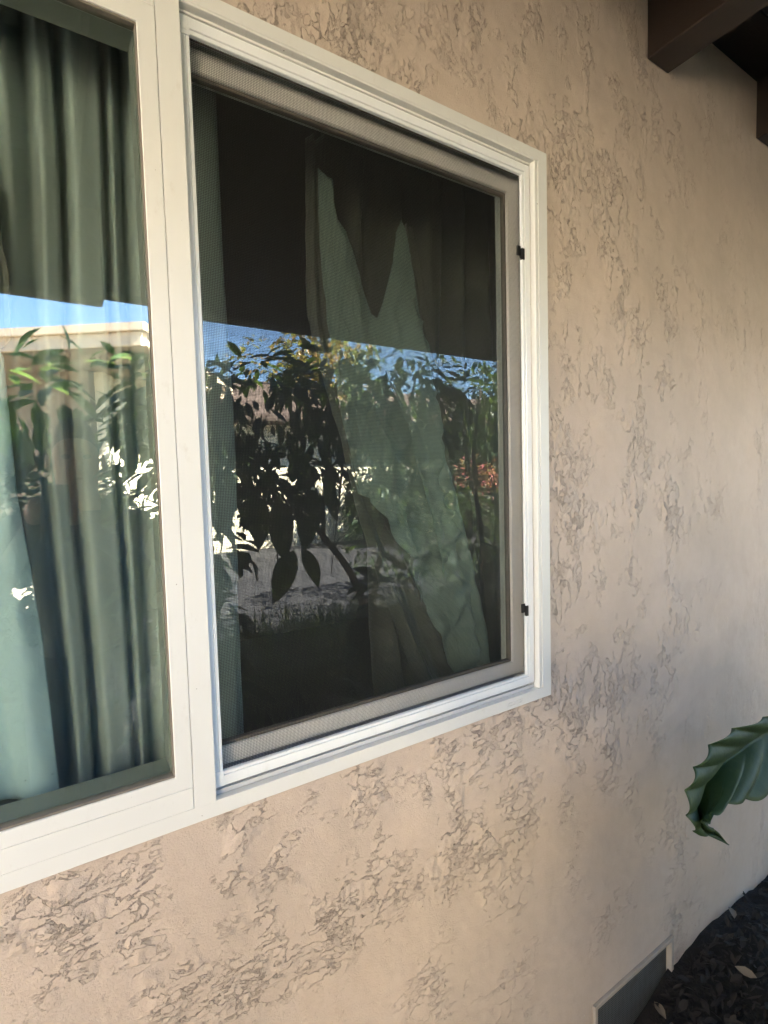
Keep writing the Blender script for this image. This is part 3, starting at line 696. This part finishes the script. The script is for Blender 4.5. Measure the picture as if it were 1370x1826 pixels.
plant('garden_shrub', 'fine-leaved shrub mirrored at the right side of the screened pane', 'shrub', (3.1, -2.5, 0),
      [([(0, 0, -.05), (.1, 0, .8), (0, 0, 1.6), (.1, 0, 2.3)], .04, .008), ([(.02, 0, .5), (-.4, 0, 1.2), (-.7, 0, 2.1)], .03, .006), ([(.02, 0, .4), (.5, 0, 1.2), (.8, 0, 2.2)], .03, .006)],
      [(-.75, 0, 2.1, .6), (0, 0, 2.25, .65), (.7, 0, 2.15, .65), (1.5, 0, 2.1, .6), (-.3, .1, 1.2, .5), (.5, 0, 1.1, .6), (1.2, 0, 1.3, .6)], 3600, .085, M['leaf'], 22, .3, .4)
plant('hedge', 'tall dark hedge along the far side of the driveway mirrored in the right pane', 'hedge', (9.6, -9.9, 0),
      [([(0, 0, -.05), (0, 0, 1.2)], .06, .03)], [(-3.0+.95*k, .1*math.sin(k*2), z_, .85) for k in range(8) for z_ in (.8, 1.9)], 9000, .17, M['leaf'], 28, .2, .5, None, .5, -9)
plant('hedge', 'dense low hedge beyond the bed mirrored in the right pane', 'hedge', (5.4, -4.6, 0),
      [([(0, 0, -.05), (0, 0, .8)], .04, .02)], [(-1.7, 0, .8, .75), (-.9, .1, .8, .8), (0, 0, .85, .8), (.9, -.1, .85, .85), (1.9, 0, .8, .8)], 5200, .10, M['leaf'], 23, .1, .5)
# light green leafy branches mirrored in the clear left pane
plant('lemon_tree', 'light green leafy tree mirrored in the clear left pane', 'tree', (-.55, -2.55, 0),
      [([(0, 0, -.05), (.05, 0, .8), (.0, 0, 1.5), (.1, 0, 2.1)], .05, .012), ([(.02, 0, 1.1), (.5, .1, 1.7), (1.05, .2, 2.1)], .025, .005), ([(.0, 0, 1.3), (-.5, 0, 1.9), (-.9, 0, 2.3)], .025, .006)],
      [(-.1, 0, 1.98, .34), (.35, .1, 2.02, .32), (.75, .1, 2.0, .34), (1.05, .1, 1.85, .3), (1.1, .1, 1.5, .28)], 330, .16, M['leaf_light'], 24, .4, .42)
plant('hedge', 'dark leafy hedge mirrored behind the person in the left pane', 'hedge', (-.3, -2.75, 0),
      [([(0, 0, -.05), (0, 0, .9)], .04, .02)], [(-.55, 0, 1.35, .5), (-.15, .1, 1.38, .5), (.22, 0, 1.40, .48), (-.5, 0, .9, .55), (0, 0, .9, .5), (.3, 0, .95, .5), (-.4, 0, .4, .5), (.25, 0, .4, .5), (.62, .05, .55, .45), (.6, .05, 1.0, .36), (-.95, 0, .5, .5), (-1.0, 0, 1.0, .5)], 15000, .075, M['leaf'], 27, .1, .5, None, .45, -9)
# neighbour's trees
def bgtree(name, label, loc, h, r, n, ln, mat, seed, cat='tree'):
    rnd = random.Random(seed); bl = []
    for k in range(9):
        a = rnd.uniform(0, 6.28); q = rnd.uniform(.2, .8)*r; bl.append((q*math.cos(a), q*math.sin(a), h*rnd.uniform(.5, .95), r*rnd.uniform(.35, .55)))
    tr = [([(0, 0, -.1), (.1, 0, h*.4), (0, .1, h*.85)], .03*h+.02, .02)]+[([(0.05, 0, h*.3), (b[0]*.5, b[1]*.5, h*.55), (b[0]*.9, b[1]*.9, b[2])], .014*h, .01) for b in bl[:5]]
    return plant(name, label, cat, loc, tr, bl, n, ln, mat, seed, .3, .5, 'trees beyond the driveway mirrored in the panes' if cat == 'tree' else None)
bgtree('golden_tree', 'golden orange tree top mirrored just under the eave line', (6.3, -13.4, 0), 7.0, 2.2, 2600, .22, M['leaf_gold'], 31)
bgtree('background_tree', 'dark rounded tree mirrored behind the garden shrub', (9.5, -9.2, 0), 4.2, 1.7, 2200, .2, M['leaf'], 32)
bgtree('background_tree', 'tall dark tree mirrored at the right border of the screened pane', (13.2, -9.8, 0), 4.8, 2.2, 2600, .24, M['leaf'], 33)
bgtree('flowering_shrub', 'pink flowering shrub mirrored low in the right pane', (8.1, -7.2, 0), 1.9, .9, 900, .12, M['leaf_red'], 35, 'shrub')
bgtree('background_tree', 'dark small tree mirrored beside the cream house corner', (2.0, -8.9, 0), 2.9, 1.1, 1600, .16, M['leaf'], 36)
# strap-leaved grass clumps
rnd = random.Random(6); bm = bmesh.new()
for _ in range(420):
    cx, cy = rnd.uniform(.3, 4.4), rnd.uniform(-3.6, -1.9); hh = rnd.uniform(.30, .62)
    for _ in range(14):
        a = rnd.uniform(0, 6.28); sp_ = rnd.uniform(.08, .28); s = Vector((-math.sin(a), math.cos(a), 0))*.006
        pts = [Vector((cx, cy, 0))+Vector((math.cos(a), math.sin(a), 0))*sp_*t+Vector((0, 0, hh*(1.6*t-.9*t*t))) for t in (0, .35, .7, 1)]
        prev = None
        for i, p in enumerate(pts):
            cur = (bm.verts.new(p-s*(1-i/3.2)), bm.verts.new(p+s*(1-i/3.2)))
            if prev: bm.faces.new((prev[0], prev[1], cur[1], cur[0]))
            prev = cur
tag(link('grass', bm, M['grass']), 'dark strap-leaved grass clumps mirrored low in the screened pane', 'grass', kind='stuff')

def strap_plant(loc, n, seed, label, hmax):
    rnd = random.Random(seed); root = tag(empty('shading_strap_plant', loc), label, 'plant', 'strap-leaved plants in the bed')
    bm = bmesh.new()
    for k in range(n):
        a = rnd.uniform(0, 6.283); out = rnd.uniform(.05, .34); hh = rnd.uniform(.6, 1.)*hmax; wd = rnd.uniform(.018, .034)
        o = Vector((math.cos(a), math.sin(a), 0)); s_ = Vector((-math.sin(a), math.cos(a), 0)); prev = None
        for i in range(9):
            t = i/8; p = Vector(loc)+o*(.03+out*t*t)+Vector((0, 0, hh*(1.5*t-.5*t*t-.18*t**4*(out*4))))
            if p.y > -.47: p.y = -.47
            w_ = wd*(math.sin(math.pi*min(1, t*.9+.1))**.6 if t < 1 else .02)
            cur = (bm.verts.new(p-s_*w_+o*w_*.3), bm.verts.new(p-o*w_*.2), bm.verts.new(p+s_*w_+o*w_*.3))
            if prev:
                for e in (0, 1): bm.faces.new((prev[e], prev[e+1], cur[e+1], cur[e]))
            prev = cur
    link('leaves', bm, M['grass'], root, True)
    bm = bmesh.new(); tube(bm, [Vector(loc)+Vector((0, 0, z)) for z in (-.04, .06, .14)], [.05, .045, .02], 8); link('stem', bm, M['bark'], root, True)
strap_plant((1.25, -1.05, 0), 50, 52, 'strap-leaved plant added to shade the wall, mirrored low in the right part of the screened pane', .75)  # clump added behind the viewpoint for soft shade on the wall
plant('shade_sapling', 'slim leafy sapling added beside the person to shade the wall, mirrored at the bar between the panes', 'shade_sapling', (.40, -1.14, 0),
      [([(0, 0, -.05), (.02, 0, .6), (-.02, 0, 1.2), (.0, 0, 1.75)], .016, .004)],
      [(.0, 0, .95, .24, 1), (.0, 0, 1.25, .27, 1), (.0, 0, 1.55, .24, 1), (.02, 0, .68, .2, 1)], 420, .11, M['leaf'], 61, .5, .42, None, .3, -9)  # added to block bounced light and shade the wall beside the window

# ------------------------------------------------------------------ neighbour's house (mirrored)
nh = tag(empty('neighbour_house', (1.1, -9, 0)), 'cream house with a flat fascia and brown shingle roof mirrored in both panes', 'house')
def slab(name, P0, P1, z0, z1, thick, mat, parent):
    """vertical slab from P0 to P1 in plan, thickness to the left of the direction"""
    a, b = Vector((*P0, 0)), Vector((*P1, 0)); d = (b-a).normalized(); n = Vector((-d.y, d.x, 0))*thick
    bm = bmesh.new(); vs = [bm.verts.new((p.x, p.y, z)) for z in (z0, z1) for p in (a, b, b+n, a+n)]
    for f in ((3, 2, 1, 0), (4, 5, 6, 7), (0, 1, 5, 4), (1, 2, 6, 5), (2, 3, 7, 6), (3, 0, 4, 7)): bm.faces.new([vs[i] for i in f])
    bmesh.ops.recalc_face_normals(bm, faces=bm.faces); return link(name, bm, mat, parent)
Cn = Vector((1.12, -7.14)); dL = Vector((-1.49, -1.10)).normalized(); dR = Vector((.19, -.35)).normalized()
EL_, ER_ = Cn+dL*9, Cn+dR*5.0
bm = bmesh.new()
zt, zb = 3.78, 3.50
def strip(z0, z1, out):
    q = Vector((.55, .9)).normalized()*out
    pts = [EL_+Vector((-.6, .8)).normalized()*0+q, Cn+q, ER_+q]
    return pts
slab('fascia', EL_, Cn, 3.50, 3.68, .05, M['fascia'], nh); slab('fascia', Cn, ER_, 3.50, 3.68, .05, M['fascia'], nh)
slab('roof_edge', EL_+Vector((.03, .06)), Cn+Vector((.05, .06)), 3.692, 3.80, .10, M['fascia'], nh); slab('roof_edge', Cn+Vector((.055, .055)), ER_+Vector((.06, .03)), 3.692, 3.80, .10, M['fascia'], nh)
bm = bmesh.new()
q4 = [Cn, ER_, ER_+dL*9, EL_]
lo_ = [bm.verts.new((p.x, p.y, 3.515)) for p in q4]; hi_ = [bm.verts.new((p.x, p.y, 3.79)) for p in q4]
bm.faces.new(lo_); bm.faces.new(hi_[::-1])
for k in range(4): bm.faces.new((lo_[k], lo_[(k+1) % 4], hi_[(k+1) % 4], hi_[k]))
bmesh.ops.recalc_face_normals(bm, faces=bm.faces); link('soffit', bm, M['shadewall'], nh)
Wc = Cn+dL*1.5+dR*1.5
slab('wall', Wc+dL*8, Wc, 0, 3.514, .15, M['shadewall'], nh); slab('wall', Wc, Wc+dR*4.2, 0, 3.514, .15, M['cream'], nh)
# long low wing further back with the shingle roof
bm = bmesh.new(); box(bm, 2.4, 16, -14, -11.3, -.05, 3.05); link('wall', bm, M['cream'], nh)
bm = bmesh.new()
vs = [bm.verts.new(p) for p in ((2.0, -10.45, 2.98), (16.5, -10.45, 2.98), (16.5, -12.9, 4.35), (3.2, -12.9, 4.35), (2.0, -14.8, 3.0), (16.5, -14.8, 3.0), (2.0, -10.45, 3.12), (16.5, -10.45, 3.12))]
bm.faces.new((vs[6], vs[7], vs[2], vs[3])); bm.faces.new((vs[3], vs[2], vs[5], vs[4])); bm.faces.new((vs[0], vs[1], vs[7], vs[6])); bm.faces.new((vs[0], vs[4], vs[5], vs[1])); bm.faces.new((vs[0], vs[6], vs[3], vs[4])); bm.faces.new((vs[1], vs[5], vs[2], vs[7]))
bmesh.ops.recalc_face_normals(bm, faces=bm.faces); link('roof', bm, M['shingle'], nh)
for x in (8.2, 12.2):
    bm = bmesh.new(); ring(bm, (x, x+1.5, .95, 2.15), (x+.07, x+1.43, 1.02, 2.08), -11.29, -11.24); wf = link('window', bm, M['frame'], nh)
    bm = bmesh.new(); box(bm, x+.06, x+1.44, -11.288, -11.280, 1.01, 2.09); link('pane', bm, M['black'], wf)

# ------------------------------------------------------------------ the person taking the picture (mirrored as a dark shape)
def skin_body(name, verts, edges, mat, parent=None, root=0, sub=2):
    me = bpy.data.meshes.new(name); me.from_pydata([v[0] for v in verts], edges, []); me.materials.append(mat)
    o = bpy.data.objects.new(name, me); C.collection.objects.link(o)
    m = o.modifiers.new('skin', 'SKIN'); m.use_smooth_shade = True
    for i, v in enumerate(verts):
        r_ = v[1]; me.skin_vertices[0].data[i].radius = (r_, r_) if isinstance(r_, float) else r_
        me.skin_vertices[0].data[i].use_root = (i == root)
    s = o.modifiers.new('sub', 'SUBSURF'); s.levels = sub; s.render_levels = sub
    if parent: o.parent = parent; o.matrix_parent_inverse = Matrix.Translation(-Vector(parent.location))
    return o
B = Vector((.06, -1.32, 0))
def P(x, y, z): return (B.x+x, B.y+y, z)
phone = CAM-fw*.004
hl = tuple(phone-rt*.030-up*.052-fw*.012); hr_ = tuple(phone+rt*.028-up*.060-fw*.012)
vs = [(P(0, 0, .96), .10), (P(0, .0, 1.12), .10), (P(0, .0, 1.28), (.13, .09)), (P(0, 0, 1.39), (.11, .07)), (P(0, .01, 1.46), .055), (P(0, .02, 1.54), .068), (P(0, .025, 1.62), .085), (P(0, .02, 1.69), .060),
      (P(-.17, 0, 1.37), .058), (P(-.27, .06, 1.14), .045), (tuple(Vector(P(-.27, .06, 1.14)).lerp(Vector(hl), .9)), .027),
      (P(.17, 0, 1.37), .058), (P(.28, .06, 1.14), .045), (tuple(Vector(P(.28, .06, 1.14)).lerp(Vector(hr_), .9)), .027),
      (P(-.10, 0, .86), .07), (P(-.12, .02, .48), .065), (P(-.13, -.01, .09), .042), (P(-.14, .14, .035), .035),
      (P(.10, 0, .86), .07), (P(.12, .02, .48), .065), (P(.13, -.01, .09), .042), (P(.14, .14, .035), .035)]
ed = [(0, 1), (1, 2), (2, 3), (3, 4), (4, 5), (5, 6), (6, 7), (3, 8), (8, 9), (9, 10), (3, 11), (11, 12), (12, 13), (0, 14), (14, 15), (15, 16), (16, 17), (0, 18), (18, 19), (19, 20), (20, 21)]
person = skin_body('person', vs, ed, M['body']); tag(person, 'person in dark clothes raising a phone, mirrored dimly in the left pane', 'person')
shirt = skin_body('shirt', [(P(0, 0, .94), .165), (P(0, 0, 1.12), .15), (P(0, 0, 1.28), (.18, .135)), (P(0, 0, 1.395), (.14, .10)), (P(-.175, 0, 1.372), .072), (P(-.268, .055, 1.16), .058), (P(.175, 0, 1.372), .072), (P(.278, .055, 1.16), .058)],
                  [(0, 1), (1, 2), (2, 3), (3, 4), (4, 5), (3, 6), (6, 7)], M['cloth_dark'])
trou = skin_body('trousers', [(P(0, 0, .93), .16), (P(-.10, 0, .84), .115), (P(-.12, .02, .48), .08), (P(-.13, -.01, .12), .062), (P(.10, 0, .84), .115), (P(.12, .02, .48), .08), (P(.13, -.01, .12), .062)],
                 [(0, 1), (1, 2), (2, 3), (0, 4), (4, 5), (5, 6)], M['denim'])
hair = skin_body('hair', [(P(0, -.045, 1.56), .060), (P(0, -.02, 1.65), .088), (P(0, .0, 1.72), .062), (P(0, .045, 1.715), .045)], [(0, 1), (1, 2), (2, 3)], M['hair'])
bm = bmesh.new()
def blob(bm, c, r, s=(1, 1, 1)):
    res = bmesh.ops.create_uvsphere(bm, u_segments=12, v_segments=8, radius=r)
    for v in res['verts']: v.co = Vector((v.co.x*s[0], v.co.y*s[1], v.co.z*s[2]))+Vector(c)
face = []
for nm, c, r_, sc in (('eye', P(-.031, .105, 1.615), .011, (1.2, .6, .8)), ('eye', P(.031, .105, 1.615), .011, (1.2, .6, .8)), ('nose', P(0, .118, 1.585), .013, (.8, 1, 1.6)),
        ('mouth', P(0, .098, 1.545), .017, (1.3, .5, .4)), ('ear', P(-.085, .02, 1.60), .022, (.35, .8, 1.3)), ('ear', P(.085, .02, 1.60), .022, (.35, .8, 1.3))):
    bm = bmesh.new(); blob(bm, c, r_, sc); face.append(link(nm, bm, M['hair'] if nm == 'eye' else M['skin'], None, True))
bm = bmesh.new()
fingers = []
hands = []
for sgn, hp in ((-1, Vector(hl)), (1, Vector(hr_))):
    el = Vector(P(sgn*.275, .06, 1.14)); wr_ = el.lerp(hp, .9); pv = [(tuple(wr_), .025), (tuple(hp.lerp(wr_, .3)+rt*sgn*.02), .024), (tuple(hp+rt*sgn*.022-fw*.005), .021)]
    pe = [(0, 1), (1, 2)]; n0 = 3
    for k, lnf in enumerate((.9, 1., .95, .8)):
        kb = hp+rt*sgn*.022+up*(.030-.018*k)-fw*.004
        pts = [kb, kb+(-fw*.010-rt*sgn*.012)*lnf, kb+(-fw*.014-rt*sgn*.030)*lnf, kb+(-fw*.012-rt*sgn*.045)*lnf]
        b0 = len(pv); pv += [(tuple(q), .0075-.0008*i) for i, q in enumerate(pts)]; pe += [(2, b0), (b0, b0+1), (b0+1, b0+2), (b0+2, b0+3)]
    b0 = len(pv); tb = hp+rt*sgn*.012-up*.012; pts = [tb, tb-fw*.022-rt*sgn*.012+up*.015, tb-fw*.024-rt*sgn*.022+up*.034]
    pv += [(tuple(q), .0095-.001*i) for i, q in enumerate(pts)]; pe += [(1, b0), (b0, b0+1), (b0+1, b0+2)]
    hands.append(skin_body('hand', pv, pe, M['skin'], None, 0, 1))
for o in (shirt, trou, hair, *face, *hands):
    o.parent = person
# phone just behind the viewpoint
bm = bmesh.new(); box(bm, -.037, .037, -.135, .018, -.0085, 0); bevel(bm, .003, 2)
ph_ = link('phone', bm, M['black']); tag(ph_, 'black phone held up in both hands towards the window', 'phone')
mw = cam.matrix_world.copy(); ph_.matrix_world = Matrix.Translation(fw*-.006) @ mw @ Matrix.Rotation(math.pi, 4, 'Y')
